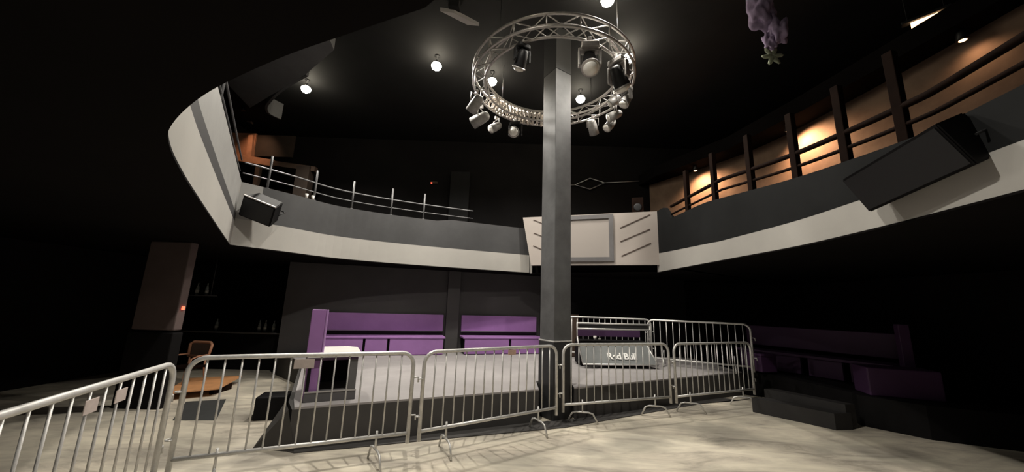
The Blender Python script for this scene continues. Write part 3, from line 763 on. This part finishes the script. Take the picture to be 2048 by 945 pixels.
# lamp that lights the timber partition
P = aty(487, 250, 9.9)
wl_ = thing('wall_light', 'small warm lamp above the timber partition at far left', 'wall light', (P.x - .1, 9.9, 7.42))
MB().lathe([(.05, 0), (.05, -.06), (.07, -.12), (.06, -.13)], seg=12).build('housing', 'fixblack', wl_)
o = bpy.data.objects.new('lamp_light', l); C.objects.link(o); o.parent = wl_; o.location = (0, 0, -.16); o.rotation_euler = Vector((-.1, 1, -.9)).to_track_quat('-Z', 'Y').to_euler()
# red and white tiny exit lamp on the far wall
P = aty(868, 366, 11.868)
ex = thing('emergency_light', 'tiny dim emergency light on the far wall of the upper level', 'emergency light', P)
MB().box((0, 0, 0), (.26, .06, .08), bev=.01).build('housing', 'timberdark', ex)
MB().lathe([(.025, 0), (.02, .02)], mtx=Matrix.Translation((-.08, -.03, -.02)) @ Matrix.Rotation(PI / 2, 4, 'X'), seg=10).build('lamp', 'red', ex, 'small red lamp')
P = aty(918, 400, 11.6)
struct(MB().box((P.x, 11.75, 4.6), (.65, .3, 3.2)).build('trim_15', 'ceil'))

# ------------------------------------------------------------------ left: pillar, table, chair, plywood, bar
A_ = atz(262, 662, .95); yv = 6.3
pa, pb2 = aty(258, 662, yv), aty(345, 662, yv)
pil = thing('pillar', 'wide mauve brown pillar under the balcony at far left', 'pillar', ((pa.x + pb2.x) / 2, yv + .1, 0), .0)
wpx = pb2.x - pa.x
MB().box((0, 0, (ZB + pa.z) / 2), (wpx, .16, ZB - pa.z - .04), bev=.02).build('shaft', 'mauve', pil)
MB().box((0, 0, (pa.z + FZ) / 2 - .01), (wpx + .04, .20, pa.z - FZ - .01), bev=.02).build('dado', 'wallblack', pil, 'black lower dado')

# plywood sheet lying on low bearers
pc = [atz(*q, 0) for q in [(325, 787), (437, 777), (484, 752), (375, 757)]]
pw = thing('plywood_sheet', 'orange plywood sheet lying low behind the left crowd barrier', 'plywood sheet', (pc[0].x, pc[0].y, 0))
par(MB().slab([Vector((v.x, v.y, 0)) for v in pc], (0, 0, -.025)).build('sheet', 'ply'), pw)
cen = sum(pc, Vector()) / 4
for k in (-.35, .35): par(MB().box((cen.x + k, cen.y, (FZ - .025) / 2), (.09, .45, -.025 - FZ)).build('bearer', 'brownpost'), pw)

def chair(label, loc, rz):
    t = thing('chair', label, 'chair', loc, rz); m_ = 'timber'
    s = MB().box((0, 0, .44), (.46, .44, .05), bev=.02); s.build('seat', 'brownpost', t, 'dark seat')
    b = MB(); b.tube([(-.24, .20, .62), (-.26, .22, .86), (-.2, .24, .90), (.2, .24, .90), (.26, .22, .86), (.24, .20, .62), (-.24, .20, .62)], .028, 8); b.build('back_frame', m_, t)
    MB().box((0, .225, .75), (.42, .02, .24), bev=.006).build('backrest', 'timberdark', t)
    for x in (-.19, .19):
        MB().tube([(x, -.18, .42), (x * 1.12, -.22, 0)], .018, 6, r2=.013).build('leg', m_, t)
        MB().tube([(x, .20, .64), (x, .19, .42), (x * 1.12, .26, 0)], .018, 6, r2=.013).build('leg', m_, t)
        MB().tube([(x * 1.25, .20, .66), (x * 1.3, -.02, .66), (x * 1.3, -.15, .62), (x * 1.15, -.17, .44)], .016, 6).build('armrest', m_, t)
    return t
c_ = aty(380, 700, 7.6)
chair('orange brown wooden armchair with dark seat under the balcony at left', (c_.x, 7.6, FZ), math.radians(-8))

# flat mat on floor at left
mp = [atz(*q, FZ) for q in [(345, 842), (432, 842), (452, 800), (372, 805)]]
tag(MB().prism([(v.x, v.y) for v in mp], FZ, FZ + .008).build('floor_mat', 'mat_dark'), 'charcoal mat lying flat on the floor behind the left barrier', 'mat')
# dark pedestal box beside stage
bxp = aty(570, 800, 5.9)
tag(MB().box((bxp.x - .32, 6.15, FZ + .17), (.42, .4, .34), rz=.3, bev=.02).build('storage_box', 'black'), 'low black box on the floor at the left side of the stage', 'box')

# bar counter with bottles, far left in the dark
bc = thing('bar_counter', 'long black bar counter in the dark under the balcony at left', 'bar counter', (-7.35, 9.9, FZ), .05)
MB().box((0, .1, .46), (2.9, .5, .92), bev=.01).build('body', 'black', bc)
MB().box((0, .05, .94), (3.0, .66, .04), bev=.01).build('worktop', 'frame', bc, 'dark grey worktop')
bottle_prof = [(.036, 0), (.038, .16), (.030, .20), (.013, .235), (.013, .29), (.015, .30)]
def bottle(label, loc):
    t = thing('bottle', label, 'bottle', loc, 0, 'bottles on the dark bar')
    MB().lathe(bottle_prof, seg=12).build('glass_body', 'glass', t); MB().lathe([(.0385, .05), (.0385, .12)], seg=12).build('paper_label', 'label', t)
    return t
for k, (px, lab) in enumerate(((425, 'bottle standing alone at the left end of the dark bar counter'), (512, 'bottle left of the pair on the dark bar counter'), (524, 'bottle between two others on the dark bar counter'), (541, 'bottle at the right end of the dark bar counter'))):
    P = aty(px, 690, 9.9); x = P.x
    bottle(lab, (x, 9.92, FZ + .96))
# back bar shelf with bottles
sh = aty(378, 575, 9.3)
shf = thing('shelf', 'thin hanging shelf holding a row of bottles in the dark at left', 'shelf', (sh.x, 9.3, sh.z - .2))
MB().box((0, 0, 0), (1.3, .3, .03), bev=.004).build('board', 'frame', shf)
for x in (-.6, .6): MB().tube([(x, 0, 0), (x, 0, ZB - .03 - (sh.z - .2))], .008, 6).build('hanging_rod', 'frame', shf)
for k, w_ in enumerate(('leftmost', 'second from left', 'third from left', 'fourth from left', 'rightmost')):
    bottle('%s of the five bottles on the thin shelf at left' % w_, (sh.x - .52 + k * .25, 9.3, sh.z - .184))
P = aty(343, 616, 6.4)
# red standby lamp on the pillar edge
rl = tag(MB().box((pil.location.x + wpx / 2 + .013, yv + .1, P.z), (.03, .04, .06), bev=.006).build('standby_lamp', 'red'), 'tiny red lamp on the edge of the mauve pillar', 'lamp')

# ------------------------------------------------------------------ unseen fill light added under the near balcony (behind the viewer)
l = bpy.data.lights.new('fill_light', 'AREA'); l.energy = 26; l.size = 1.6; l.color = (1, .93, .84)
o = bpy.data.objects.new('fill_light', l); C.objects.link(o); o.location = (.6, -.6, 2.6); o.rotation_euler = (math.radians(50), 0, 0)

# ------------------------------------------------------------------ world, camera, view
wd = bpy.data.worlds.new('World'); bpy.context.scene.world = wd; wd.use_nodes = True
wd.node_tree.nodes['Background'].inputs[0].default_value = (.55, .5, .55, 1); wd.node_tree.nodes['Background'].inputs[1].default_value = .02
cam = bpy.data.cameras.new('camera'); co = bpy.data.objects.new('camera', cam); C.objects.link(co)
cam.sensor_fit = 'HORIZONTAL'; cam.sensor_width = 36; cam.lens = F / 2048 * 36; cam.clip_start = .05
R0 = Vector((1, 0, 0)); U0 = Vector((0, -sp, cp))
Rx = R0 * cr - U0 * sr; Ux = R0 * sr + U0 * cr; Bk = Rx.cross(Ux)
co.matrix_world = Matrix(((Rx.x, Ux.x, Bk.x, 0), (Rx.y, Ux.y, Bk.y, 0), (Rx.z, Ux.z, Bk.z, H), (0, 0, 0, 1)))
S = bpy.context.scene; S.camera = co
S.view_settings.view_transform = 'Standard'; S.view_settings.look = 'None'; S.view_settings.gamma = 1; S.view_settings.use_curve_mapping = False
S.view_settings.exposure = 0.0
